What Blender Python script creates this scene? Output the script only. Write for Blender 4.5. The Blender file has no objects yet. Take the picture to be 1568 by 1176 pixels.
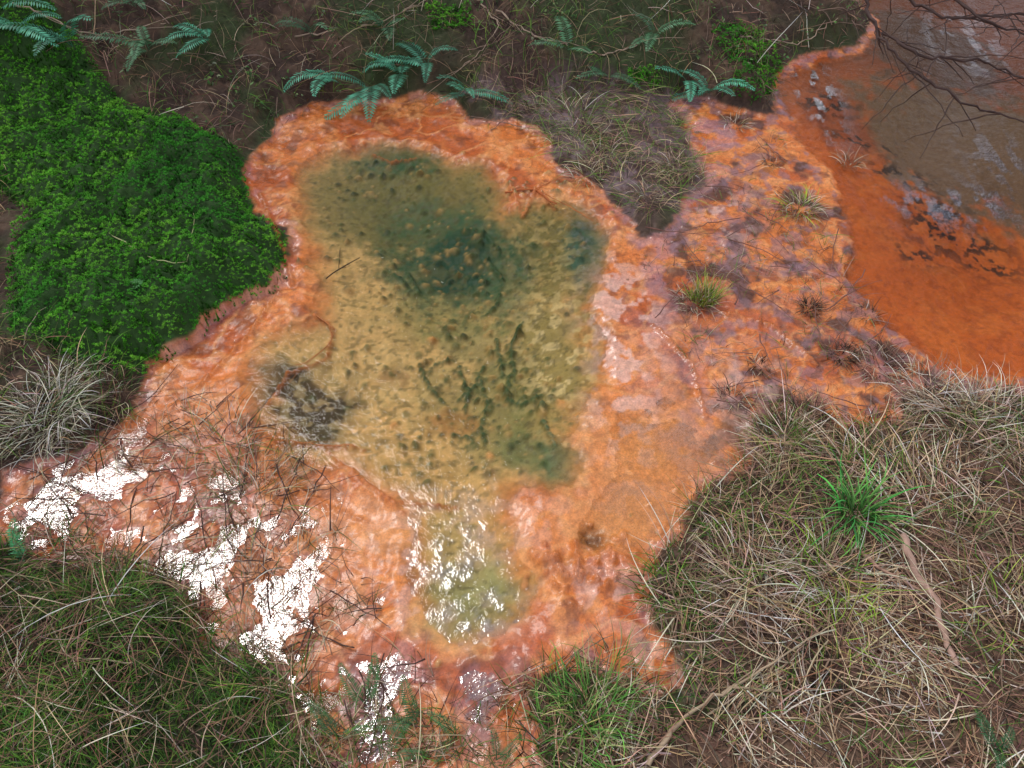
import bpy, math, numpy as np
from mathutils import Vector
rng=np.random.default_rng(7)
# ---------------- survey: photo landmarks -> ground coordinates (metres) -------------
H=2.3; PITCH=math.radians(51); F=1184.5
cP,sP=math.cos(PITCH),math.sin(PITCH)
def P(u,v,z=0.0):
    x=(u-784)/F; y=(588-v)/F
    dy=cP+y*sP; dz=-sP+y*cP
    t=(z-H)/dz
    return (x*t, dy*t)
def PP(pts,z=0.0): return np.array([P(u,v,z) for u,v in pts])
# ---------------- noise ----------------
_T=np.random.default_rng(3).random((256,256))
def vn(x,y,s=0):
    x=x+s*17.3; y=y+s*9.7
    ix=np.floor(x).astype(int); iy=np.floor(y).astype(int)
    fx=x-ix; fy=y-iy; fx=fx*fx*(3-2*fx); fy=fy*fy*(3-2*fy)
    a=_T[iy&255,ix&255]; b=_T[iy&255,(ix+1)&255]; c=_T[(iy+1)&255,ix&255]; d=_T[(iy+1)&255,(ix+1)&255]
    return (a*(1-fx)+b*fx)*(1-fy)+(c*(1-fx)+d*fx)*fy
def fbm(x,y,f,o=4,s=0):
    r=0;a=.5;t=0
    for i in range(o):
        r=r+a*vn(x*f,y*f,s+i*3); t+=a; a*=.5; f*=2.03
        x,y=x*.8-y*.6,x*.6+y*.8
    return r/t
def ss(a,b,x):
    t=np.clip((x-a)/(b-a),0,1); return t*t*(3-2*t)
def sdist(poly,X,Y):
    sh=X.shape; x=X.ravel(); y=Y.ravel()
    d=np.full(x.shape,1e9); ins=np.zeros(x.shape,bool)
    n=len(poly)
    for i in range(n):
        ax,ay=poly[i]; bx,by=poly[(i+1)%n]
        ex,ey=bx-ax,by-ay
        t=np.clip(((x-ax)*ex+(y-ay)*ey)/(ex*ex+ey*ey+1e-12),0,1)
        d=np.minimum(d,(x-ax-t*ex)**2+(y-ay-t*ey)**2)
        if abs(by-ay)>1e-12:
            c=((ay>y)!=(by>y))&(x<(bx-ax)*(y-ay)/(by-ay)+ax)
            ins^=c
    d=np.sqrt(d); return np.where(ins,d,-d).reshape(sh)

MUD=PP([(390,240),(430,190),(480,165),(560,160),(640,148),(700,155),(715,188),(780,188),(835,210),(850,250),(900,285),(945,330),(985,370),(1040,345),(1050,310),(1085,290),(1060,230),(1030,160),(1060,150),(1110,168),(1190,180),
 (1190,120),(1215,95),(1320,75),(1335,30),(1300,0),(1290,-60)])
MUD=np.vstack([MUD,[[9,9],[14,9],[14,2.2]],PP([(1568,605),(1500,600),(1440,590),(1380,600),(1370,650),(1280,662),(1205,620),(1150,650),(1160,700),(1110,740),(1060,765),(1045,820),(1000,860),(980,900),(1010,960),(1040,1050),(1000,1065),(900,1005),(830,1015),(790,1050),(810,1110),(840,1180),(800,1260),(560,1240),(470,1130),(450,1070),(430,1020),(310,990),(290,900),(200,865),(80,850),(5,815),(20,720),(130,690),(200,640),(220,570),(290,530),(350,487),(420,452),(445,400),(440,350),(388,330),(375,275)])])
POOL=PP([(455,260),(490,230),(560,220),(640,225),(700,250),(740,245),(770,280),(780,320),(850,300),(900,320),(930,360),(925,420),(905,470),(930,520),(935,590),(900,640),(890,740),(870,752),(800,760),(800,860),(835,890),(830,930),(790,970),(700,1000),(640,970),(625,900),(630,830),(610,780),(540,740),(430,690),(380,650),(370,590),(390,520),(470,480),(480,430),(470,390),(445,340)])
STREAM=np.vstack([PP([(1192,170),(1200,120),(1220,100),(1320,80),(1345,30),(1310,0),(1310,-60)]),[[9.2,8.8],[14,8.8],[14,2.4]],PP([(1600,590),(1500,585),(1440,565),(1390,530),(1330,490),(1300,440),(1300,380),(1270,290),(1230,220)])])
MOSS=PP([(-80,40),(60,50),(110,95),(160,135),(200,185),(290,195),(370,230),(385,330),(438,352),(432,430),(350,482),(290,527),(210,562),(120,560),(30,530),(20,430),(50,340),(-20,290),(-90,280)],0.08)
PURP=PP([(715,150),(850,150),(1030,150),(1060,230),(1085,285),(1045,315),(1000,345),(960,330),(900,275),(850,240),(830,195),(760,180)])
# ---------------- ground sheet ----------------
st=0.0068
fx=np.arange(-3.3,3.7,st); fy=np.arange(0.2,6.0,st)
def outer(a,sgn,lim=60):
    o=[];s=st;p=a
    while abs(p-a)<lim: s*=1.12; p+=sgn*s; o.append(p)
    return o
xs=np.array(outer(fx[0],-1)[::-1]+list(fx)+outer(fx[-1],1))
ys=np.array(outer(fy[0],-1)[::-1]+list(fy)+outer(fy[-1],1))
X,Y=np.meshgrid(xs,ys)
wx=X+0.11*(fbm(X,Y,5,5,1)-.5)+.04*(fbm(X,Y,30,3,71)-.5); wy=Y+0.11*(fbm(X,Y,5,5,9)-.5)+.04*(fbm(X,Y,30,3,73)-.5)
dm=sdist(MUD,wx,wy); dp=sdist(POOL,wx,wy); ds=sdist(STREAM,wx,wy); dmo=sdist(MOSS,wx,wy); dpu=sdist(PURP,wx,wy)
n1=fbm(X,Y,3,4,2); n2=fbm(X,Y,12,4,4); n3=fbm(X,Y,40,3,6); n4=fbm(X,Y,90,2,8)
out=-dm
east=ss(.2,.6,X)*ss(3.0,2.2,Y)
land=0.012+(0.07-.035*east)*ss(0,0.18,out)+(0.10-.05*east)*(n1-.4)*ss(0,.3,out)+0.045*(n2-.5)*ss(0,.1,out)+0.02*(n3-.5)*ss(0,.05,out)
bank=np.clip(Y-3.3,0,50)
land+=0.32*np.clip(out,0,3)*ss(0,1.0,bank)+0.04*np.clip(out,0,3)
mossm=ss(-0.03,0.04,dmo)
land+=ss(-.02,.2,dmo)*0.07+mossm*0.08*(n2-.4)
pu=ss(-.05,.06,dpu+.10*(n2-.5))
land=np.where(out>0,np.maximum(land*(1-.55*pu),0.006),land)
def splat(u,v,ru,rv):
    c=P(u,v); a=np.array(P(u+ru,v))-c; b=np.array(P(u,v-rv))-c
    ra=abs(a[0])+1e-6; rb=abs(b[1])+1e-6
    return np.exp(-(((X-c[0])/ra)**2+((Y-c[1])/rb)**2))
wetlow=np.clip(splat(120,770,200,90)+splat(360,910,130,110)+splat(600,1090,230,90)+splat(480,970,120,100)*.8+.6*splat(1050,180,40,50),0,1)
isl=ss(.50,.60,fbm(X,Y,11,5,101))
mud=0.008+0.020*(n2-.5)+0.004*(n3-.5)+0.012*(n1-.5)
flow=1-np.abs(2*fbm(X+.12*n1,Y,7,3,21)-1); mud+=0.010*(flow-.8)
flow2=1-np.abs(2*fbm(X,Y+.08*n1,16,3,23)-1); mud+=0.004*(flow2-.8)
mud-=0.0125*wetlow*(1-.95*isl)
mud+=0.008*np.exp(-((dp+0.04)/0.04)**2)
shelf=np.clip(splat(1000,690,110,80)+splat(950,800,90,50),0,1)
mud=mud*(1-.8*shelf)-0.006*shelf
poolz=-0.012-0.08*ss(0,.55,dp)+0.03*(n1-.5)+0.011*(n2-.5)+0.002*(n3-.5)
strz=-0.01-0.16*ss(0,.9,ds)+0.02*(n1-.5)+0.004*(n2-.5)
Z=np.where(out>0,land,mud*ss(-0.02,.03,dm)+0.008*(1-ss(-0.02,.03,dm)))
kp=ss(-.04,.06,dp); Z=Z*(1-kp)+poolz*kp
ks=ss(-.03,.08,ds); Z=Z*(1-ks)+strz*ks
# ---------------- colours ----------------
C=np.zeros(X.shape+(3,))
def setc(m,c):
    C[:]=C*(1-m[...,None])+np.array(c)*m[...,None]
C[:]=(0.045,0.024,0.016)
setc(ss(.4,.65,n2),(0.09,0.052,0.032))
setc(ss(.45,.65,fbm(X,Y,2.5,3,30)),(0.032,0.046,0.012))
setc(east*ss(.4,.6,n1)*.8,(0.15,0.085,0.055))
setc(mossm,(0.02,0.065,0.008))
setc(pu*.9,(0.085,0.042,0.036))
setc(pu*.8*ss(.48,.62,n2),(0.17,0.11,0.12))
mm=ss(-.025,.01,dm)*(1-.85*pu)
OR=(0.64,0.178,0.033)
setc(mm,OR)
setc(mm*ss(.45,.7,n2)*.6,(0.76,0.30,0.09))
setc(mm*ss(.5,.66,fbm(X,Y,5,4,33))*.75,(0.44,0.080,0.010))
setc(mm*ss(.56,.70,fbm(X,Y,14,4,35))*.6,(0.18,0.045,0.016))
setc(mm*ss(.90,.98,flow2)*.5,(0.24,0.055,0.014))
setc(mm*ss(.90,.98,flow)*.5,(0.80,0.35,0.12))
right=ss(P(960,400)[0],P(1060,400)[0],X)*mm
rn=fbm(X,Y,8,5,37)
setc(right*ss(.52,.60,rn)*.7,(0.26,0.065,0.022))
setc(right*ss(.59,.64,rn)*.8,(0.07,0.03,0.020))
setc(right*ss(.55,.63,fbm(X,Y,20,4,38))*.55,(0.26,0.15,0.17))
setc(mm*np.clip(shelf+splat(640,800,160,60)+splat(350,640,90,60)*.3,0,1)*.8,(0.76,0.32,0.10))
# pool bed
pn=fbm(X,Y,10,5,40); pn2=fbm(X,Y,26,4,44)
pk=ss(-.06,.15,dp+.08*(pn-.5))
setc(pk*.5,(0.74,0.34,0.10))
setc(pk**1.5,(0.70,0.43,0.165))
setc(pk*.5*splat(560,700,170,90),(0.80,0.43,0.14))
def psp(u,v,ru,rv,c,s=1,nn=None):
    g=splat(u,v,ru,rv); m=ss(.25,.75,g+.45*(pn-.5)+.4*(pn2-.5))*s*pk; setc(m,c)
ol=(0.25,0.19,0.055)
psp(560,300,130,75,ol,.9);psp(700,310,150,95,ol);psp(860,370,85,90,ol);psp(830,560,75,130,(0.33,0.25,0.075),.85);psp(680,455,110,55,(0.36,0.28,0.09),.8)
psp(600,290,90,80,(0.18,0.16,0.045),.7)
gr=(0.035,0.11,0.045)
psp(610,235,75,30,gr,.95);psp(700,385,125,75,gr,.85);psp(700,385,80,55,(0.010,0.06,0.026),1);psp(780,410,50,60,gr,.6);psp(650,320,80,30,gr,.6);psp(900,380,40,70,(0.03,.12,.09),.85)
psp(860,710,55,55,(0.04,0.14,0.07),.95);psp(760,620,60,100,(0.15,0.18,0.055),.6);psp(670,580,50,50,(0.22,0.19,0.06),.5);psp(720,500,70,40,(0.12,0.16,0.055),.5);psp(810,690,50,40,(0.13,.17,.06),.8)
psp(425,585,75,42,(0.060,0.034,0.006));psp(485,630,72,58,(0.055,0.032,0.005));psp(450,605,50,30,(0.075,.04,.008))
psp(720,920,110,80,(0.33,0.32,0.12),.9);psp(700,830,60,60,(0.50,0.38,0.14),.6);psp(540,770,80,50,(0.76,0.36,0.11),.7)
psp(690,630,50,25,(0.42,0.17,0.04),.7);psp(600,560,30,20,(.3,.14,.05),.5);psp(560,670,60,20,(.4,.25,.09),.5)
fl=ss(.53,.57,fbm(X,Y,26,3,47))*pk
setc(fl*np.clip(splat(870,500,70,70)+splat(850,580,60,40)*.7,0,1),(0.74,0.55,0.26))
setc(fl*.4*np.clip(splat(600,560,150,100)+splat(840,360,60,60)+splat(470,620,60,50),0,1),(0.72,0.50,0.21))
setc(ss(.55,.60,fbm(X,Y,20,4,48))*pk*.28,(0.2,0.15,0.045))
setc(ss(.62,.68,fbm(X,Y,50,2,58))*pk*.5,(0.10,0.08,0.02))
# stream bed
sk=ss(0,.05,ds)
setc(sk,(0.54,0.118,0.015))
sn=fbm(X,Y,18,4,49)
def spt(u,v,ru,rv,c,s=1,lo=.3,hi=.6):
    g=splat(u,v,ru,rv); m=ss(lo,hi,g*.9+.5*(sn-.5)+.3*(pn-.5))*s*sk; setc(m,c)
setc(sk*ss(.45,.65,pn)*.5,(0.62,0.17,0.03))
setc(sk*ss(.56,.66,fbm(X,Y,30,3,121))*.4,(0.3,0.06,0.01))
setc(sk*ss(3.4,4.4,Y+.6*(n1-.5))*.9,(0.20,0.058,0.02))
spt(1520,190,230,110,(0.17,0.105,0.06),.95)
spt(1430,60,150,60,(0.12,0.06,0.035),.9)
spt(1290,180,60,50,(0.32,0.065,0.012),.8)
sb=ss(.51,.60,fbm(X,Y,26,4,88))*sk
for a in [(1270,150,50,16),(1330,200,60,14),(1390,245,60,16),(1450,290,60,20),(1500,335,70,18),(1440,330,35,30),(1410,375,35,15),(1540,370,50,18)]:
    setc(np.clip(splat(*a)*1.4,0,1)*sb*.9,(0.035,0.015,0.006))
# sky sheen and glare painted as pale colour over bacteria-coated rims & wet flats
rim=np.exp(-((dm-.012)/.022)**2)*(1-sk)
film_sheen=np.clip(rim*.8*ss(.35,.6,n2)+1.1*(1-.75*isl)*(splat(120,770,210,95)+splat(360,910,140,110)+splat(600,1090,250,100))*ss(.30,.48,pn)+ss(.46,.6,pn)*.9*(splat(1050,600,90,90)*.6+splat(1000,400,50,90)+splat(1070,190,60,70)*1.4+splat(1180,400,110,60)*.7+splat(1330,560,90,60)*.5),0,1)*(1-sk)
pale_glare=np.clip(ss(.50,.58,fbm(X,Y,16,4,51))*(splat(945,560,50,120)+splat(960,470,50,70)+splat(740,800,120,60)*.6+splat(600,900,70,90)*.7+splat(910,890,60,50)+splat(1110,330,40,40)+splat(740,950,50,40)*.6+splat(1000,1000,60,80)*.6+splat(1150,600,80,80)*.6),0,1)*(1-sk)
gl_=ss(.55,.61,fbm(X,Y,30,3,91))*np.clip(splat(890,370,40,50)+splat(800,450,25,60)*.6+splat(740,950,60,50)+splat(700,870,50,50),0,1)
film_sheen*=ss(-.04,0,dm)
setc(film_sheen*.42*(1-kp*.6),(0.42,0.24,0.32))  # violet sky reflection painted into the base colour
setc(pale_glare*.6,(0.78,0.50,0.42))  # pink-white glare patches painted into the mud colour
gst=ss(.52,.56,fbm(X,Y*.4,22,4,95))*(splat(1245,130,26,60)*2+splat(1400,310,55,30)*.8+splat(1500,320,55,35)*.8+splat(1540,250,50,50)*.6+splat(1470,60,60,50)*.6)*sk
shine=np.clip(film_sheen*.75+pale_glare*.6+gl_*.7,0,1)+np.clip(gst*1.6,0,2)
C*=(0.8+.4*n4)[...,None]
wet=np.clip(ss(-.03,.01,dm)+pu*.5,0,1)
# ---- clots on the pool bed ----
def bump(x,y,r,h,c=None,k=.8,m=None):
    i0,i1=np.searchsorted(xs,[x-2.5*r,x+2.5*r]); j0,j1=np.searchsorted(ys,[y-2.5*r,y+2.5*r])
    if i1<=i0 or j1<=j0:return
    xx=X[j0:j1,i0:i1]; yy=Y[j0:j1,i0:i1]; th=rng.uniform(0,3.14); e=rng.uniform(.6,1)
    a=(xx-x)*math.cos(th)+(yy-y)*math.sin(th); b_=((yy-y)*math.cos(th)-(xx-x)*math.sin(th))/e
    g=np.exp(-((a**2+b_**2)/r**2)**1.2)*(.5+n4[j0:j1,i0:i1])
    Z[j0:j1,i0:i1]+=g*h
    if c is not None:
        w=(np.clip(g,0,1)*k)[...,None]; C[j0:j1,i0:i1]=C[j0:j1,i0:i1]*(1-w)+np.array(c)*w
cl=[(650,370,110,60,150),(740,420,40,60,90),(620,430,60,25,40),(700,480,70,25,60),(560,270,60,30,60),(530,540,70,20,25),(680,560,50,50,60),(740,590,35,90,90),(800,560,50,70,70),(680,660,90,30,60),(830,620,60,80,60),(860,330,60,60,50),(800,300,50,30,40),(640,250,70,15,30),(700,720,80,30,15),(500,350,50,80,20),(700,500,200,230,130)]
for u,v,ru,rv,n in cl:
    for _ in range(n):
        a=u+rng.normal()*ru*.6; b=v+rng.normal()*rv*.6
        x,y=P(a,b); r=.0045+.015*rng.random()**2.2
        q=rng.random()
        bump(x,y,r,r*rng.uniform(.6,1.3),(0.09,0.12,0.035) if q<.5 else ((0.56,0.34,0.12) if q<.85 else (0.02,.05,.02)),.75)
def trail(pts,r,h,c,k=.6):
    pts=np.array([P(*p) for p in pts])
    for a,b in zip(pts[:-1],pts[1:]):
        n=int(np.hypot(*(b-a))/(r*.7))+1
        for t in np.linspace(0,1,n):
            p=a+(b-a)*t; bump(p[0]+rng.normal()*r*.4,p[1]+rng.normal()*r*.4,r*rng.uniform(.5,1.2),h*rng.uniform(.3,.6),c,k)
for tr in [[(640,540),(655,575),(680,600)],[(735,560),(745,600),(735,640),(745,665)],[(780,560),(775,600),(800,610),(830,600)],[(700,540),(715,580),(710,610)],[(700,590),(725,575),(740,540)],[(745,380),(770,410),(760,450),(740,465)],[(620,400),(640,430)],[(690,650),(715,655),(730,670)],[(830,640),(850,680)],[(660,540),(690,530)],[(800,480),(780,520),(790,560)],[(600,405),(625,425)],[(700,340),(740,350),(770,380)],[(760,500),(770,560)]]:
    trail(tr,.010,.02,(0.035,0.09,0.03),.7)
for tr in [[(395,670),(470,680),(560,685)],[(480,480),(510,500),(500,540),(440,570),(410,620)],[(500,690),(560,740),(620,790)],[(780,290),(830,300),(850,320)],[(560,740),(600,770),(700,770)],[(820,860),(870,890),(960,900)],[(810,850),(850,900),(880,930)],[(640,240),(600,245),(570,235)],[(400,700),(470,760),(560,800)],[(430,450),(380,520),(300,600)],[(400,300),(440,400),(450,440)],[(1000,500),(1060,560),(1080,640)],[(1100,480),(1180,500),(1250,560)],[(780,290),(800,330),(830,280)]]:
    trail(tr,.009,.016,(0.55,0.16,0.035),.55)
for _ in range(110):
    x,y=P(895+rng.normal()*38,868+rng.normal()*22); bump(x,y,rng.uniform(.006,.018),.016,(0.55,.15,.03),.5)
x,y=P(905,825); bump(x,y,.04,-.03,(0.16,0.06,0.02),.9)
for u,v in [(425,612),(600,640),(860,615),(750,690),(660,500)]:
    x,y=P(u,v); bump(x,y,.022,.012,(0.75,.36,.12),1)
for _ in range(900):
    k=rng.integers(0,len(MUD)); 
    a=MUD[k]; b=MUD[(k+1)%len(MUD)]
    if max(abs(a[0]),abs(b[0]))>4: continue
    p=a+(b-a)*rng.random()+rng.normal(size=2)*.05; bump(p[0],p[1],rng.uniform(.005,.014),rng.uniform(.003,.010))
nx,ny=len(xs),len(ys)
def hz(x,y):
    i=np.interp(x,xs,np.arange(nx)); j=np.interp(y,ys,np.arange(ny))
    i0=np.clip(i.astype(int),0,nx-2); j0=np.clip(j.astype(int),0,ny-2); a=i-i0;b=j-j0
    return (Z[j0,i0]*(1-a)+Z[j0,i0+1]*a)*(1-b)+(Z[j0+1,i0]*(1-a)+Z[j0+1,i0+1]*a)*b
def h1(x,y): return max(0.,float(hz(np.array([x]),np.array([y]))[0]))
def Ps(u,v):
    z=0.
    for _ in range(8):
        x,y=P(u,v,z); z=.5*z+.5*h1(x,y)
    return x,y
def smp(A,x,y):
    i=np.clip(np.rint(np.interp(x,xs,np.arange(nx))).astype(int),0,nx-1); j=np.clip(np.rint(np.interp(y,ys,np.arange(ny))).astype(int),0,ny-1)
    return A[j,i]
def mkmesh(name,V,Q,col=None,mat=None,smooth=False,extra=None,tri=False):
    me=bpy.data.meshes.new(name); V=np.asarray(V,np.float32); Q=np.asarray(Q,np.int32)
    k=Q.shape[1]
    me.vertices.add(len(V)); me.vertices.foreach_set("co",V.ravel())
    me.loops.add(Q.size); me.loops.foreach_set("vertex_index",Q.ravel())
    me.polygons.add(len(Q)); me.polygons.foreach_set("loop_start",np.arange(0,Q.size,k,dtype=np.int32))
    try: me.polygons.foreach_set("loop_total",np.full(len(Q),k,np.int32))
    except Exception: pass
    if smooth: me.polygons.foreach_set("use_smooth",np.ones(len(Q),bool))
    me.update(calc_edges=True)
    if col is not None:
        at=me.color_attributes.new("Col",'FLOAT_COLOR','POINT')
        at.data.foreach_set("color",np.hstack([col,np.ones((len(V),1))]).astype(np.float32).ravel())
    for n,a in (extra or {}).items():
        at=me.attributes.new(n,'FLOAT','POINT'); at.data.foreach_set("value",a.astype(np.float32).ravel())
    ob=bpy.data.objects.new(name,me); bpy.context.collection.objects.link(ob)
    if mat: me.materials.append(mat)
    return ob
# ---------------- materials ----------------
def newmat(n):
    m=bpy.data.materials.new(n); m.use_nodes=True; t=m.node_tree; b=t.nodes["Principled BSDF"]; return m,t,b
def attr(n):
    a=N.new("ShaderNodeAttribute"); a.attribute_name=n; return a
def noise(sc,det=5,ro=.6):
    no=N.new("ShaderNodeTexNoise"); no.inputs["Scale"].default_value=sc; no.inputs["Detail"].default_value=det; no.inputs["Roughness"].default_value=ro
    L.new(tc.outputs["Object"],no.inputs["Vector"]); return no
def mrange(src,a,b_,c,d):
    mr=N.new("ShaderNodeMapRange"); mr.inputs[1].default_value=a; mr.inputs[2].default_value=b_; mr.inputs[3].default_value=c; mr.inputs[4].default_value=d; L.new(src,mr.inputs[0]); return mr.outputs[0]
gm,t,b=newmat("ground_mud_soil"); N=t.nodes; L=t.links
ca=attr("Col"); wa=attr("wet"); pa=attr("pool"); sa=attr("shine")
tc=N.new("ShaderNodeTexCoord")
no=noise(150); no2=noise(45,4)
m1=mrange(no.outputs["Fac"],.3,.7,.78,1.22); m2=mrange(no2.outputs["Fac"],.3,.7,.85,1.15)
mu=N.new("ShaderNodeMath"); mu.operation='MULTIPLY'; L.new(m1,mu.inputs[0]); L.new(m2,mu.inputs[1])
mp=N.new("ShaderNodeMix"); L.new(mrange(pa.outputs["Fac"],0,1,0,.65),mp.inputs[0]); L.new(mu.outputs[0],mp.inputs[2]); mp.inputs[3].default_value=1.0
vm=N.new("ShaderNodeVectorMath"); vm.operation='SCALE'; L.new(ca.outputs["Color"],vm.inputs[0]); L.new(mp.outputs[0],vm.inputs["Scale"])
L.new(vm.outputs[0],b.inputs["Base Color"])
L.new(mrange(wa.outputs["Fac"],0,1,.9,.45),b.inputs["Roughness"])
ad=N.new("ShaderNodeMath"); ad.operation='MULTIPLY_ADD'; ad.inputs[1].default_value=2.0; L.new(no2.outputs["Fac"],ad.inputs[0]); L.new(no.outputs["Fac"],ad.inputs[2])
bp=N.new("ShaderNodeBump"); bp.inputs["Distance"].default_value=.005
L.new(mrange(pa.outputs["Fac"],0,1,.26,.05),bp.inputs["Strength"])
L.new(ad.outputs[0],bp.inputs["Height"]); L.new(bp.outputs[0],b.inputs["Normal"])
mw=N.new("ShaderNodeMath"); mw.operation='MULTIPLY_ADD'; mw.inputs[1].default_value=.42; mw.use_clamp=True
sc_=N.new("ShaderNodeMath"); sc_.operation='MULTIPLY'; sc_.inputs[1].default_value=.08; L.new(wa.outputs["Fac"],sc_.inputs[0])
L.new(sa.outputs["Fac"],mw.inputs[0]); L.new(sc_.outputs[0],mw.inputs[2]); L.new(mw.outputs[0],b.inputs["Coat Weight"])
b.inputs["Coat IOR"].default_value=1.9; b.inputs["Coat Roughness"].default_value=.10
bp2=N.new("ShaderNodeBump"); bp2.inputs["Strength"].default_value=.2; bp2.inputs["Distance"].default_value=.006; L.new(no2.outputs["Fac"],bp2.inputs["Height"]); L.new(bp2.outputs[0],b.inputs["Coat Normal"])
idx=np.arange(nx*ny).reshape(ny,nx)
Q=np.stack([idx[:-1,:-1],idx[:-1,1:],idx[1:,1:],idx[1:,:-1]],-1).reshape(-1,4)
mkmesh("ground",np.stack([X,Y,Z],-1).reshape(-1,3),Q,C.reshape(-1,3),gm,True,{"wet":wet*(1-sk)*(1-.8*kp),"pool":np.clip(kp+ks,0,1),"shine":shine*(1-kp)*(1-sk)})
# water
wm,t,b=newmat("water_surface"); N=t.nodes; L=t.links; N.remove(b)
tr=N.new("ShaderNodeBsdfTransparent"); tr.inputs[0].default_value=(.96,.98,.93,1)
gl=N.new("ShaderNodeBsdfGlossy"); gl.inputs["Roughness"].default_value=.04
fr=N.new("ShaderNodeFresnel"); fr.inputs["IOR"].default_value=1.36
sa=attr("shine"); ma=N.new("ShaderNodeMath"); ma.operation='MULTIPLY_ADD'; ma.inputs[1].default_value=.36; ma.use_clamp=True
L.new(sa.outputs["Fac"],ma.inputs[0]); L.new(fr.outputs[0],ma.inputs[2])
mx=N.new("ShaderNodeMixShader"); L.new(ma.outputs[0],mx.inputs[0]); L.new(tr.outputs[0],mx.inputs[1]); L.new(gl.outputs[0],mx.inputs[2])
tc=N.new("ShaderNodeTexCoord"); no=noise(16,4)
bp=N.new("ShaderNodeBump"); bp.inputs["Strength"].default_value=.5; bp.inputs["Distance"].default_value=.012
L.new(no.outputs["Fac"],bp.inputs["Height"]); L.new(bp.outputs[0],gl.inputs["Normal"]); L.new(bp.outputs[0],fr.inputs["Normal"])
L.new(mx.outputs[0],N["Material Output"].inputs[0])
wxs=np.r_[-8,-5,np.arange(-3.3,3.7,.010),5,8,14]; wys=np.r_[-4,-1,np.arange(0.2,6.0,.010),7,9]
WX,WY=np.meshgrid(wxs,wys); wi=np.arange(WX.size).reshape(WX.shape)
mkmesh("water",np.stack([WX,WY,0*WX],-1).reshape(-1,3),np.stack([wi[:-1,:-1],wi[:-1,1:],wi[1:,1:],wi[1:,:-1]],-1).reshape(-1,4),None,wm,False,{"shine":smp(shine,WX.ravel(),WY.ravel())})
def leafmat(n,rough=.55,spec=.35,trans=0):
    m,t,b=newmat(n); a=t.nodes.new("ShaderNodeAttribute"); a.attribute_name="Col"; t.links.new(a.outputs["Color"],b.inputs["Base Color"])
    b.inputs["Roughness"].default_value=rough; b.inputs["Specular IOR Level"].default_value=spec
    return m
GM=leafmat("blade",.6,.2); MM=leafmat("moss_leaf",.7,.15); WM=leafmat("wood",.8,.2); FM=leafmat("fern_leaf",.5,.35)
def blades(name,R,Ln,W,az,e0,e1,col,segs=4,mat=None,bend=None):
    n=len(R); T=np.linspace(0,1,segs+1)
    pos=np.zeros((n,segs+1,3)); pos[:,0]=R
    bend=rng.normal(size=n)*.6 if bend is None else bend
    A=az[:,None]+bend[:,None]*T[None]
    E=e0[:,None]+(e1-e0)[:,None]*T[None]
    for k in range(segs):
        a=A[:,k];e=E[:,k];s=Ln/segs
        pos[:,k+1]=pos[:,k]+np.stack([np.cos(a)*np.cos(e)*s,np.sin(a)*np.cos(e)*s,np.sin(e)*s],-1)
    gz=hz(pos[...,0],pos[...,1])
    lay=rng.random(n)[:,None]*.012
    pos[:,1:,2]=np.maximum(pos[:,1:,2],(np.maximum(gz,0)+0.002+lay)[:,1:])
    side=np.stack([-np.sin(A),np.cos(A),rng.normal(size=n)[:,None]*.5+0*A],-1)
    w=(W[:,None]*(1-T[None]**1.6*.88)*.5)[...,None]
    V=np.stack([pos-side*w,pos+side*w],2).reshape(-1,3)
    b0=(np.arange(n)*(segs+1)*2)[:,None]+np.arange(segs)[None]*2
    Q=np.stack([b0,b0+1,b0+3,b0+2],-1).reshape(-1,4)
    cc=np.repeat(col[:,None],(segs+1)*2,1)
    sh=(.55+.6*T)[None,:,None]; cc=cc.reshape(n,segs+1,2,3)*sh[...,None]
    return mkmesh(name,V,Q,np.clip(cc.reshape(-1,3),0,.85),mat or GM)
def scatter(poly,n,z=0):
    pl=np.array(poly); lo=pl.min(0); hi=pl.max(0); out=[]
    c=0
    while c<n:
        p=lo+(hi-lo)*rng.random((n*2,2)); m=sdist(pl,p[:,0],p[:,1])>0; out.append(p[m]); c+=m.sum()
    return np.vstack(out)[:n]
def on(p): return np.column_stack([p,hz(p[:,0],p[:,1])-.003])
def pal(cols,n,w=None,j=.25):
    c=np.array(cols)[rng.choice(len(cols),n,p=w)]
    return c*(1+j*rng.normal(size=(n,1)))**1*np.clip(1+.08*rng.normal(size=(n,3)),.5,1.5)
def U(a,b,n): return rng.uniform(a,b,n)
rad=math.radians
GREEN=[(0.045,0.12,0.018),(0.09,0.20,0.025),(0.13,0.23,0.03),(0.03,0.06,0.015)]
STRAW=[(0.50,0.36,0.22),(0.33,0.20,0.12),(0.72,0.60,0.46),(0.16,0.085,0.055)]
DARK=[(0.10,0.05,0.03),(0.18,0.095,0.06),(0.035,0.02,0.014),(0.28,0.16,0.11)]
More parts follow.
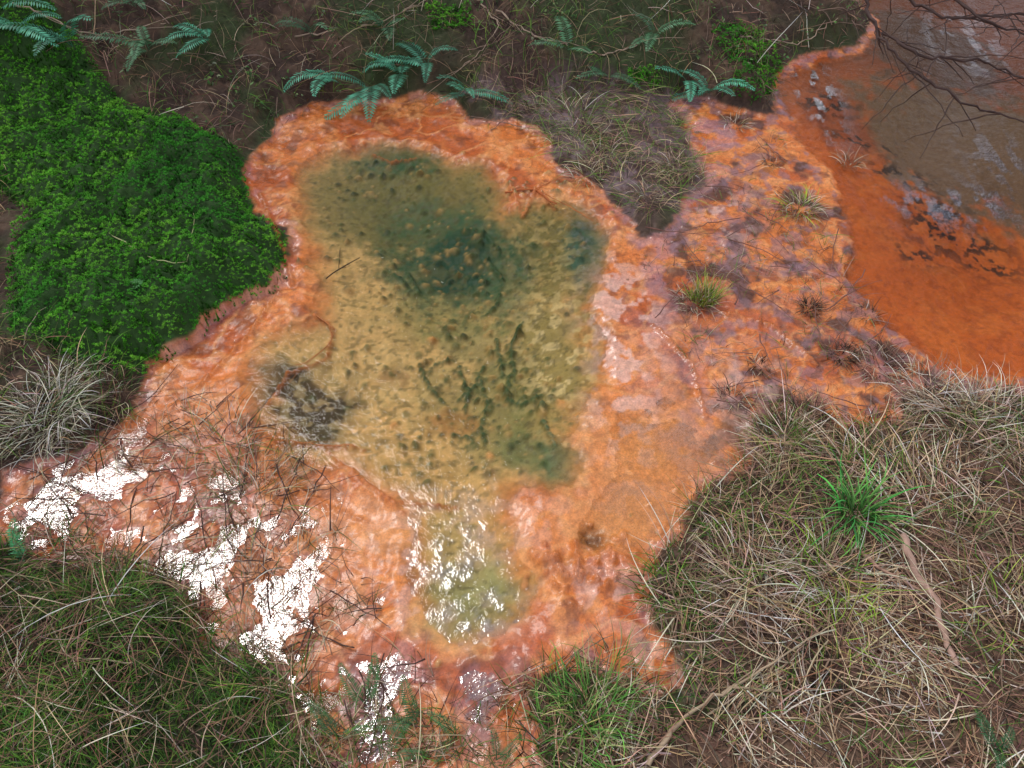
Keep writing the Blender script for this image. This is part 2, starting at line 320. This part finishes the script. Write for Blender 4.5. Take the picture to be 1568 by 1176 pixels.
# ---- moss ----
def moss(name,poly,n,hgt=.0,tint=(1,1,1)):
    p=scatter(poly,n)
    m=(smp(dm,p[:,0],p[:,1])<.01+.01*rng.normal(size=n)); p=p[m]; n=len(p)
    cl=fbm(p[:,0],p[:,1],26,3,50); big=fbm(p[:,0],p[:,1],3,3,55)
    k=9; R=np.repeat(on(p),k,0); R[:,2]+=np.repeat(.002+.10*np.clip(cl-.35,0,1)+hgt,k)+U(0,.005,n*k)
    base=np.array([(0.085,0.36,0.020)])*np.ones((n,1)); yel=np.array([(0.23,0.52,0.05)]); dk=np.array([(0.035,0.24,0.02)])
    f=np.clip((cl-.48)*4,0,1)[:,None]; base=base*(1-f*.55)+yel*f*.55; g=np.clip((big-.46)*4,0,1)[:,None]; base=base*(1-g*.85)+dk*g*.85
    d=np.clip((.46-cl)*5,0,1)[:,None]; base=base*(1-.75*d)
    base*=np.array(tint)*(1+.28*rng.normal(size=(n,1)))
    N_=n*k
    return blades(name,R,U(.005,.012,N_),U(.0018,.004,N_),U(0,6.28,N_),U(.1,1.2,N_),U(-.5,.6,N_),np.clip(np.repeat(base,k,0),0.004,1),2,MM)
moss("moss",MOSS,20000)
moss("moss",np.array([Ps(*q) for q in [(1085,50),(1130,35),(1170,60),(1200,95),(1195,140),(1160,158),(1120,150),(1115,95)]]),1500,.0)
moss("moss",np.array([Ps(*q) for q in [(650,10),(720,5),(725,45),(660,50)]]),500,.0)
moss("moss",np.array([Ps(*q) for q in [(960,110),(1010,110),(1010,140),(965,140)]]),250,.0)
# ---- generic cover ----
def cover(name,poly,n,L0,L1,W0,W1,cols,w,ea,eb,fa,fb,segs=4,lift=0,avoid=True,flowf=0,azs=1,fray=.05,thr=0.):
    p=scatter(poly,n)
    if avoid: 
        d=smp(dm,p[:,0],p[:,1])+ fray*rng.normal(size=n); mo=smp(dmo,p[:,0],p[:,1])
        p=p[(d<0.0)&(mo<0.02+.3*(rng.random(n)<.03))]
    cf=fbm(p[:,0],p[:,1],5,3,60+n%7)
    if thr: k=cf+.25*(rng.random(len(p))-.5)>thr; p=p[k]; cf=cf[k]
    n=len(p)
    R=on(p); R[:,2]+=U(0,1,n)*lift
    az=U(0,6.28,n) if not flowf else fbm(p[:,0],p[:,1],flowf,2,61)*14+azs*rng.normal(size=n)
    col=np.clip(pal(cols,n,w,.35)*(.3+1.5*cf)[:,None],.004,1)
    return blades(name,R,U(L0,L1,n)*(.5+cf),U(W0,W1,n),az,U(rad(ea),rad(eb),n),U(rad(fa),rad(fb),n),col,segs)
BL=PP([(-120,830),(30,850),(200,865),(290,900),(310,990),(430,1020),(460,1090),(560,1240),(-120,1240)])
BR=PP([(1700,600),(1568,600),(1500,595),(1380,600),(1280,660),(1205,600),(1150,650),(1160,700),(1110,740),(1060,760),(1040,820),(1000,860),(980,900),(1010,960),(1040,1050),(900,1000),(830,1010),(770,1050),(800,1250),(1700,1250)])
TOP=PP([(-200,-160),(1300,-160),(1330,30),(1320,75),(1215,95),(1190,120),(1190,175),(1030,160),(850,160),(835,210),(715,188),(700,155),(640,148),(480,165),(390,235),(375,275),(200,185),(110,95),(-200,60)])
LEFT=PP([(-200,60),(0,100),(60,300),(20,400),(30,530),(120,560),(215,562),(210,640),(130,690),(20,720),(-10,830),(-200,830)])
cover("grass",BL,8000,.05,.12,.002,.0042,GREEN+[STRAW[1]],[.3,.25,.15,.2,.1],20,80,-30,40,fray=.08,flowf=3)
cover("dry_grass",BL,1000,.12,.3,.0015,.003,STRAW+DARK,None,5,50,-30,10,6,.04)
cover("needle_litter",BR,6500,.03,.11,.0018,.0036,DARK+[STRAW[1],(.25,.13,.10)],None,-5,20,-15,5,3,.01,fray=.06)
cover("straw_litter",BR,3300,.08,.26,.0018,.0042,STRAW,[.35,.25,.27,.13],0,18,-22,4,6,.018,flowf=2.5,azs=.8,thr=.38,fray=.09)
cover("grass",BR,3200,.04,.11,.002,.0036,GREEN,None,20,70,-20,40,thr=.48,fray=.08)
cover("needle_litter",TOP,12000,.03,.12,.002,.0042,DARK+[(0.34,0.24,0.17)],None,-5,35,-20,15,3,.03)
cover("grass",TOP,15000,.04,.15,.002,.0042,GREEN+[(0.24,0.19,0.09),(.12,.18,.07)],None,10,75,-40,20,4,thr=.38,fray=.06)
cover("dry_grass",TOP,2600,.12,.38,.002,.0038,STRAW+DARK,None,5,60,-60,0,6,.05)
cover("needle_litter",LEFT,4000,.02,.1,.002,.0038,DARK,None,-5,35,-20,15,3,.03)
cover("grass",LEFT,3500,.05,.16,.002,.0035,GREEN+STRAW[:2],None,10,70,-40,20,5,fray=.06)
cover("dry_grass",PURP,1900,.05,.18,.0014,.003,[STRAW[0],(0.16,.09,.07),(0.3,.2,.13),GREEN[2],GREEN[1]],None,0,40,-20,10,5,.01,False,flowf=3)
FLAT=PP([(985,385),(1085,290),(1190,200),(1290,400),(1400,600),(1280,650),(1150,650),(1050,560)])
cover("needle_litter",FLAT,1800,.02,.12,.001,.0025,[(0.12,.06,.05),(0.3,.13,.06),(0.25,.2,.18),(.4,.3,.2),GREEN[1]],None,0,30,-20,5,4,.01,False,thr=.45)
RIM=PP([(20,720),(220,570),(450,640),(560,900),(640,1000),(800,1180),(500,1160),(300,980),(20,820)])
cover("dry_grass",RIM,2300,.03,.18,.0012,.003,[(0.08,.04,.03),(0.25,.12,.06),(0.3,.22,.15),(0.07,.11,.02),(.5,.4,.28)],None,0,55,-25,5,4,.01,False,thr=.42)
GL=PP([(20,780),(200,840),(290,880),(330,960),(440,1000),(500,1080),(520,1180),(440,1180),(300,1010),(200,880),(20,860)])
cover("grass",GL,700,.06,.16,.0018,.0034,[GREEN[0],GREEN[1],DARK[0],STRAW[0]],None,15,70,-30,20,5,.0,False)
EDGE=PP([(980,880),(1100,740),(1160,640),(1280,660),(1400,640),(1250,800),(1050,1060),(1040,1060)])
cover("grass",EDGE,900,.05,.14,.0018,.003,[GREEN[1],GREEN[2],STRAW[0],STRAW[1]],None,10,60,-30,10,4,0,False)
EDGE2=PP([(470,1060),(560,1060),(640,1080),(760,1060),(860,1020),(1030,1060),(1030,1230),(480,1230)])
cover("grass",EDGE2,1500,.04,.12,.0018,.003,[GREEN[0],GREEN[1],STRAW[0],DARK[0]],None,10,60,-30,10,4,0,False,thr=.42)
# ---- tufts ----
def tuft(u,v,n,r,L0,L1,cols,ea=45,eb=88,fa=-40,fb=30,name="grass_tuft",W=(.0018,.0034),azm=None):
    c=np.array(Ps(u,v)); a=U(0,6.28,n); q=r*np.sqrt(rng.random(n)); p=np.column_stack([c[0]+np.cos(a)*q,c[1]+np.sin(a)*q])
    if azm is not None: a=azm+.8*rng.normal(size=n)
    R=on(p); R[:,2]=np.maximum(R[:,2],0)
    blades(name,R,L0+(L1-L0)*rng.random(n)**1.5,U(W[0],W[1],n),a+.7*rng.normal(size=n),U(rad(ea),rad(eb),n),U(rad(fa),rad(fb),n),np.clip(pal(cols,n,None,.35),.005,1),5)
BG=[(0.26,0.48,0.03),(0.16,0.34,0.03),(0.40,.48,.08)]
tuft(1078,460,300,.05,.06,.14,BG+[STRAW[0]],50,88,10,70)
tuft(1065,465,130,.07,.05,.12,STRAW,20,60,-40,10)
W3=[(0.76,.65,.52),(0.52,.40,.29),(0.3,.21,.13)]
for u,v,n,r,a,b_,cs in [(1225,320,240,.07,.06,.16,STRAW+[BG[0]]),(1240,475,120,.04,.04,.09,DARK),(1200,670,240,.09,.07,.16,STRAW+[GREEN[2]]),(1240,640,160,.06,.06,.13,DARK+[STRAW[0]]),(1350,560,200,.09,.05,.13,STRAW+DARK),(1290,545,130,.05,.05,.11,DARK+[STRAW[1]]),
  (80,625,300,.10,.08,.22,[(0.80,.76,.60),(0.48,.45,.32),(0.17,.18,.09)]),(60,670,120,.10,.08,.2,[(0.80,.76,.60),(0.48,.45,.32)]),(160,600,150,.09,.06,.16,GREEN+STRAW),(930,235,160,.12,.06,.15,STRAW+[GREEN[2]]),(1040,260,100,.08,.06,.12,STRAW),(1470,640,200,.15,.1,.22,W3),(1540,650,170,.12,.1,.22,W3),(1420,600,130,.12,.08,.16,W3),
  (1270,880,150,.10,.12,.24,W3+[BG[0]]),(1150,890,170,.12,.1,.22,W3),(1430,760,90,.12,.08,.18,STRAW+[BG[1]]),(1290,960,110,.10,.08,.18,BG+STRAW),(390,760,110,.12,.1,.25,STRAW+[GREEN[2]]),(350,680,70,.1,.1,.22,STRAW+[GREEN[2]]),(440,860,60,.12,.08,.18,STRAW+[DARK[1]]),(1300,250,60,.05,.05,.1,STRAW),(1125,190,70,.05,.06,.12,STRAW),(1090,780,100,.08,.06,.14,GREEN+STRAW),(1020,900,100,.08,.06,.14,GREEN+[BG[1]]),(880,180,140,.15,.08,.2,STRAW+GREEN),(900,270,90,.08,.06,.14,STRAW),
  (990,300,80,.06,.05,.12,STRAW),(1160,560,50,.04,.04,.08,DARK+STRAW),(1120,610,60,.05,.04,.09,DARK+STRAW),(1180,250,50,.04,.04,.09,STRAW+DARK),(1330,480,40,.04,.04,.08,DARK+STRAW)]:
    tuft(u,v,n,r,a,b_,cs,10,70,-50,10)
tuft(1310,790,90,.05,.12,.24,[(0.07,.32,.06),(0.09,.24,.05),(0.15,.38,.08)],35,85,-40,10,W=(.004,.008))
tuft(905,1080,100,.09,.10,.20,[(0.10,.28,.05),(0.14,.36,.06),(0.36,.44,.15)],45,88,-10,50,W=(.002,.0045))
tuft(870,1130,80,.09,.08,.18,[(0.10,.28,.05),(0.14,.36,.06),(0.36,.44,.15)],30,88,-10,50,W=(.002,.0045))
tuft(940,1020,50,.06,.08,.16,[(0.3,.26,.15),(0.13,.3,.06)],30,88,-10,50)
tuft(1530,930,90,.12,.1,.2,BG+STRAW,30,80,-40,10)
# ---- ferns ----
def fern(u,v,n,L,az0=None,spread=6.28,col=(0.03,0.13,0.075),z=0.0,e0=55,e1=-35):
    c=Ps(u,v); zz=h1(*c)
    V=[];Qs=[];Cs=[]
    for f in range(n):
        az=(az0 or 0)+ (f/n-.5)*spread+rng.normal()*.3; Lf=L*rng.uniform(.55,1.2); S=26
        pos=np.array([c[0],c[1],zz+.01]); ea=rad(e0+rng.normal()*18); eb=rad(e1+rng.normal()*18); cc=np.array(col)*rng.uniform(.6,1.4)
        bendv=rng.normal()*.5
        for k in range(S):
            tt=k/S; e=ea+(eb-ea)*tt; a=az+bendv*tt
            d=np.array([math.cos(a)*math.cos(e),math.sin(a)*math.cos(e),math.sin(e)]); s=np.array([-math.sin(a),math.cos(a),0])
            nxt=pos+d*Lf/S
            rw=.0016*(1-tt*.7); b0=len(V); V+=[pos-s*rw,pos+s*rw,nxt+s*rw,nxt-s*rw]; Qs.append((b0,b0+1,b0+2,b0+3)); Cs+=[cc*.6]*4
            if k>3:
                pl=Lf*.14*math.sin(math.pi*min(1,(tt*.93+.07))**.8)**.8+.003; pw=Lf/S*.40
                for sg in (-1,1):
                    tip=pos+s*sg*pl+d*pl*.35+np.array([0,0,-pl*.18+rng.normal()*.003])
                    m=(pos*.5+tip*.5)+np.array([0,0,pl*.06]); b0=len(V)
                    V+=[pos-d*pw*.6,m-d*pw,tip,m+d*pw]; Qs.append((b0,b0+1,b0+2,b0+3)); q=cc*rng.uniform(.7,1.3); Cs+=[q*.8,q,q*1.1,q]
            pos=nxt
    mkmesh("fern",np.array(V),np.array(Qs),np.clip(np.array(Cs),.004,1),FM)
TE=(0.08,0.33,0.20); TD=(0.065,.17,.08)
S_=-math.pi/2
for a in [(520,130,3,.30,math.pi+.3,1.4,TE),(570,145,5,.36,S_,2.6,TE),(615,120,5,.32,S_,4,TE),(655,105,4,.28,S_,5,TE),(715,145,5,.26,S_,3.6,TE),(1085,145,5,.26,S_,4,TE),(1050,130,3,.24,S_+.5,3,TE),
          (30,50,5,.36,S_,5,TE),(115,80,4,.34,S_,4,TE),(230,80,5,.3,S_,5,TD),(320,65,4,.26,S_,4,TE),(210,15,3,.3,S_,5,TD),(870,80,3,.24,S_,5,TD),(930,120,3,.2,S_,3,TD),(1000,60,4,.26,S_,5,TD),(480,60,3,.24,S_,4,TD),(590,50,4,.26,S_,5,TD),(0,20,4,.35,S_,4,TE)]:
    fern(*a)
fern(40,862,3,.17,math.pi,1.6,(0.05,.26,.10),.05,20,-10); fern(222,432,2,.12,-2.2,.6,(0.12,.38,.11),.12,30,0)
for a in [(560,1080),(640,1110),(700,1130),(520,1130),(760,1165),(600,1160)]: fern(a[0],a[1],2,.14,rng.uniform(0,6),2.5,(0.06,.16,.05),.02,35,-10)
fern(1520,1150,3,.13,1,5,(0.05,.18,.06),.05)
p=scatter(TOP,1300); p=p[(smp(dm,p[:,0],p[:,1])<-.03)]; p=p[fbm(p[:,0],p[:,1],4,3,77)>.48]
k=6; R=np.repeat(on(p),k,0); n=len(R); R[:,:2]+=rng.normal(size=(n,2))*.02; R[:,2]+=U(.01,.06,n)
cc=np.clip(pal([(0.07,.17,.04),(0.12,.22,.06),(.05,.11,.03),(.16,.2,.10)],n),.005,1)
blades("bank_herbs",R,U(.012,.028,n),U(.008,.016,n),U(0,6.28,n),U(-.2,.8,n),U(-.8,.2,n),cc,2,GM)
# ---- twigs & branches ----
def tube(pts,r0,r1,V,Q,C_,col,seg=6,wob=.004):
    pts=np.array(pts,float); n=len(pts)
    d=np.r_[0,np.cumsum(np.linalg.norm(np.diff(pts,axis=0),axis=1))]; m=max(4,int(d[-1]/max(.03,r0))); m=min(m,60); tt=np.linspace(0,d[-1],m)
    p=np.stack([np.interp(tt,d,pts[:,i]) for i in range(3)],-1)
    for _ in range(2): p[1:-1]=(p[:-2]+2*p[1:-1]+p[2:])/4
    p+=rng.normal(size=p.shape)*wob*np.array([1,1,.5])
    T=np.gradient(p,axis=0); T/=np.linalg.norm(T,axis=1)[:,None]+1e-9
    a=np.cross(T,[0.1,0.2,1] if abs(T[0,2])<.8 else [1,.2,.1]); a/=np.linalg.norm(a,axis=1)[:,None]+1e-9; b=np.cross(T,a)
    base=sum(len(v) for v in V)
    th=np.arange(seg)*2*math.pi/seg; r=np.linspace(r0,r1,m)*(1+.12*rng.normal(size=m))
    v=p[:,None]+r[:,None,None]*(np.cos(th)[None,:,None]*a[:,None]+np.sin(th)[None,:,None]*b[:,None])
    V.append(v.reshape(-1,3))
    i=np.arange(m-1)[:,None]*seg+np.arange(seg)[None]; j=np.arange(m-1)[:,None]*seg+(np.arange(seg)[None]+1)%seg
    Q.append(base+np.stack([i,j,j+seg,i+seg],-1).reshape(-1,4))
    c=np.array(col)*(1+.2*rng.normal(size=(m*seg,1))); C_.append(np.clip(c,.004,1)); return p
def twig(name,uvz,r0,r1,col,side=0,wob=.004,lift=.012):
    V,Q,C_=[],[],[]
    pts=[]
    for u,v,z in uvz:
        x,y=Ps(u,v); pts.append((x,y,h1(x,y)+r0*.6+(z if z>=.5 else 0)+lift))
    p=tube(pts,r0,r1,V,Q,C_,col,wob=wob)
    for _ in range(side):
        k=rng.integers(1,len(p)-1); q=p[k]; dv=p[min(k+1,len(p)-1)]-p[k-1]; dv/=np.linalg.norm(dv)+1e-9
        dv=dv+rng.normal(size=3)*np.array([.7,.7,.25]); l=rng.uniform(.06,.25)
        tube([q,q+dv*l*.5,q+dv*l+np.array([0,0,-.01])],r0*.45,r1*.5,V,Q,C_,col,4,.002)
    mkmesh(name,np.vstack(V),np.vstack(Q),np.vstack(C_),WM,True)
twig("fallen_branch",[(1380,820,.1),(1400,890,.1),(1432,925,.1),(1438,985,.1),(1462,1025,.1)],.013,.009,(0.42,.27,.21))
twig("fallen_branch",[(1310,850,.1),(1370,890,.1),(1430,920,.1)],.007,.004,(0.3,.18,.13),3)
twig("fallen_branch",[(990,1176,.08),(1045,1100,.08),(1110,1055,.08),(1190,1060,.08)],.007,.004,(0.4,.3,.2),2)
twig("dead_grass_stem",[(70,870,.06),(80,960,.06),(130,1040,.06),(215,1110,.06)],.0025,.0015,(0.6,.5,.35))
twig("dead_grass_stem",[(120,1010,.06),(220,1020,.06),(290,1120,.06),(380,1160,.06)],.0025,.0015,(0.5,.4,.27))
twig("dead_grass_stem",[(170,360,.12),(230,400,.12),(290,410,.12),(300,330,.12)],.002,.0012,(0.5,.5,.25))
twig("twig",[(500,430,.0),(530,408,.02),(552,398,.03)],.003,.0015,(0.03,.02,.015),3,.002)
twig("twig",[(405,670,.0),(480,682,.02),(545,683,.0)],.003,.002,(0.5,.18,.06),1,.004,-.001)
twig("twig",[(480,480,.0),(508,500,.0),(502,535,.0),(455,560,.0)],.003,.0015,(0.45,.17,.06),1,.004,-.001)
twig("twig",[(775,300,.0),(815,290,.0),(850,318,.0)],.005,.003,(0.5,.15,.05),3)
for pts in [[(730,0,.3),(765,40,.2),(745,75,.15),(700,115,.1)],[(760,20,.2),(820,60,.2),(870,70,.2)],[(820,60,.2),(920,90,.2),(1010,60,.2)],[(20,10,.2),(150,60,.2),(260,40,.2)],[(450,60,.2),(580,40,.3),(660,0,.3)],[(1130,60,.1),(1230,70,.1),(1280,30,.1)]]:
    twig("twig",pts,.005,.002,(0.36,.27,.2),5,.008)
V,Q,C_=[],[],[]
for pts in [[(1310,-30,.9),(1350,60,.8),(1400,110,.75),(1480,160,.7),(1580,190,.65)],[(1340,-30,.9),(1450,30,.85),(1580,20,.8)],[(1430,-30,.9),(1500,30,.85),(1590,60,.8)],[(1350,50,.8),(1420,90,.8),(1500,90,.75),(1590,130,.7)]]:
    p=tube([(*P(u,v,z),z) for u,v,z in pts],.007,.003,V,Q,C_,(0.07,.045,.04),6,.006)
    for _ in range(16):
        k=rng.integers(1,len(p)-1); q=p[k]; dv=np.array([rng.normal(),rng.normal()*.7,-.2+rng.normal()*.3]); dv/=np.linalg.norm(dv); l=rng.uniform(.1,.35)
        tube([q,q+dv*l*.5,q+dv*l+np.array([0,0,-.03])],.0025,.001,V,Q,C_,(0.07,.045,.04),4,.004)
mkmesh("dead_branch",np.vstack(V),np.vstack(Q),np.vstack(C_),WM,True)
V,Q,C_=[],[],[]
for poly,n,col in [(BR,120,(0.3,.2,.14)),(TOP,170,(0.25,.17,.13)),(RIM,80,(0.09,.05,.04)),(BL,30,(0.2,.14,.09)),(FLAT,40,(0.2,.1,.08))]:
    for x,y in scatter(poly,n):
        a=rng.uniform(0,6.28); l=rng.uniform(.08,.35); q=[]
        for s in (-.5,0,.5):
            xx=x+math.cos(a)*l*s+rng.normal()*.01; yy=y+math.sin(a)*l*s+rng.normal()*.01
            q.append((xx,yy,h1(xx,yy)+rng.uniform(.005,.035)))
        tube(q,.0028,.001,V,Q,C_,col,4,.003)
mkmesh("twig_litter",np.vstack(V),np.vstack(Q),np.vstack(C_),WM,True)
# ---- conifers standing around the clearing (seen as reflections in the water) ----
V,Q,C_=[],[],[]
Ht=15.
tube([(0,0,-.3),(0.05,0,5),(0,.05,10),(0,0,Ht)],.17,.02,V,Q,C_,(0.07,.045,.03),8,.01)
nv=[];nq=[];nc=[]
for i in range(110):
    z=2.2+(Ht-2.4)*(i/110); l=(1-(z/Ht)**1.3)*1.5*rng.uniform(.6,1.1)+.15; a=i*2.4+rng.normal()*.2
    d=np.array([math.cos(a),math.sin(a),0]); s=np.array([-math.sin(a),math.cos(a),0])
    q=[np.array([0,0,z])+d*l*t+np.array([0,0,.25*l*t-.45*l*t*t]) for t in (0,.33,.66,1)]
    tube(q,.02,.005,V,Q,C_,(0.06,.04,.03),4,.01)
    for t in np.linspace(.15,1,int(6+l*7)):
        c=np.array([0,0,z])+d*l*t+np.array([0,0,.25*l*t-.45*l*t*t])
        for sg in (-1,1):
            tl=(.12+.35*(1-t)*l*.6)*rng.uniform(.6,1.2); tip=c+s*sg*tl+d*tl*.5+np.array([0,0,-.25*tl+rng.normal()*.03]); mpt=(c+tip)/2; w=.035+rng.random()*.03
            b0=len(nv); nv+=[c,mpt-d*w,tip,mpt+d*w]; nq.append((b0,b0+1,b0+2,b0+3)); g=np.array((0.03,.06,.02))*rng.uniform(.5,1.5); nc+=[g]*4
b0=sum(len(v) for v in V); V.append(np.array(nv)); Q.append(np.array(nq)+b0); C_.append(np.clip(np.array(nc),0.003,1))
tree=mkmesh("conifer_tree",np.vstack(V),np.vstack(Q),np.vstack(C_),WM)
pos=[(-4.5,9.5),(-1.8,11.5),(.6,9),(2.9,11.2),(6.0,11.3),(9.3,10.8),(-7.5,8),(-8.5,12.5),(-9,3.5),(12,13.5),(-1.0,15),(8.3,19),(-5,15.5),(14,19),(2,17.5)]
for i,(x,y) in enumerate(pos):
    o=tree if i==0 else bpy.data.objects.new("conifer_tree",tree.data)
    if i: bpy.context.collection.objects.link(o)
    o.location=(x,y,float(hz(np.array([x]),np.array([y]))[0])-.1); o.rotation_euler=(0,0,rng.uniform(0,6)); k=rng.uniform(.85,1.15); o.scale=(k,k,k*rng.uniform(.9,1.1))
# ---------------- camera, sun, sky ----------------
cam=bpy.data.cameras.new("camera"); co=bpy.data.objects.new("camera",cam); bpy.context.collection.objects.link(co)
co.location=(0,0,H); co.rotation_euler=(math.radians(90)-PITCH,0,0); cam.sensor_width=36; cam.lens=36*F/1568; cam.clip_end=500; cam.clip_start=.02
bpy.context.scene.camera=co
x,y=P(280,890); d=Vector((x,y,-H)).normalized(); refl=Vector((d.x,d.y,-d.z))
sun=bpy.data.lights.new("sun",'SUN'); so=bpy.data.objects.new("sun",sun); bpy.context.collection.objects.link(so)
sun.energy=2.2; sun.angle=math.radians(25); sun.color=(1,.97,.93)
so.rotation_euler=refl.to_track_quat('Z','Y').to_euler(); so.location=(0,0,6)
w=bpy.data.worlds.new("World"); bpy.context.scene.world=w; w.use_nodes=True
t=w.node_tree; N=t.nodes; L=t.links; sky=N.new("ShaderNodeTexSky"); sky.sky_type='NISHITA'; sky.sun_disc=False
el=math.asin(refl.z); sky.sun_elevation=el; sky.sun_rotation=math.atan2(refl.x,refl.y)
tc=N.new("ShaderNodeTexCoord"); cn=N.new("ShaderNodeTexNoise"); cn.inputs["Scale"].default_value=2.6; cn.inputs["Detail"].default_value=6; L.new(tc.outputs["Generated"],cn.inputs["Vector"])
sx=N.new("ShaderNodeSeparateXYZ"); L.new(tc.outputs["Generated"],sx.inputs[0])
hzn=mrange(sx.outputs[2],.1,.75,.16,0)
adn=N.new("ShaderNodeMath"); adn.operation='ADD'; L.new(cn.outputs["Fac"],adn.inputs[0]); L.new(hzn,adn.inputs[1])
cf=mrange(adn.outputs[0],.38,.56,0,1)
mxc=N.new("ShaderNodeMix"); mxc.data_type='RGBA'; L.new(cf,mxc.inputs[0]); L.new(sky.outputs[0],mxc.inputs[6]); mxc.inputs[7].default_value=(8.8,8.8,9.6,1)
L.new(mxc.outputs[2],N["Background"].inputs[0]); N["Background"].inputs[1].default_value=.10
s=bpy.context.scene; s.view_settings.view_transform='Standard'; s.view_settings.look='None'; s.view_settings.exposure=0
print("sun el",math.degrees(el),"refl",refl)
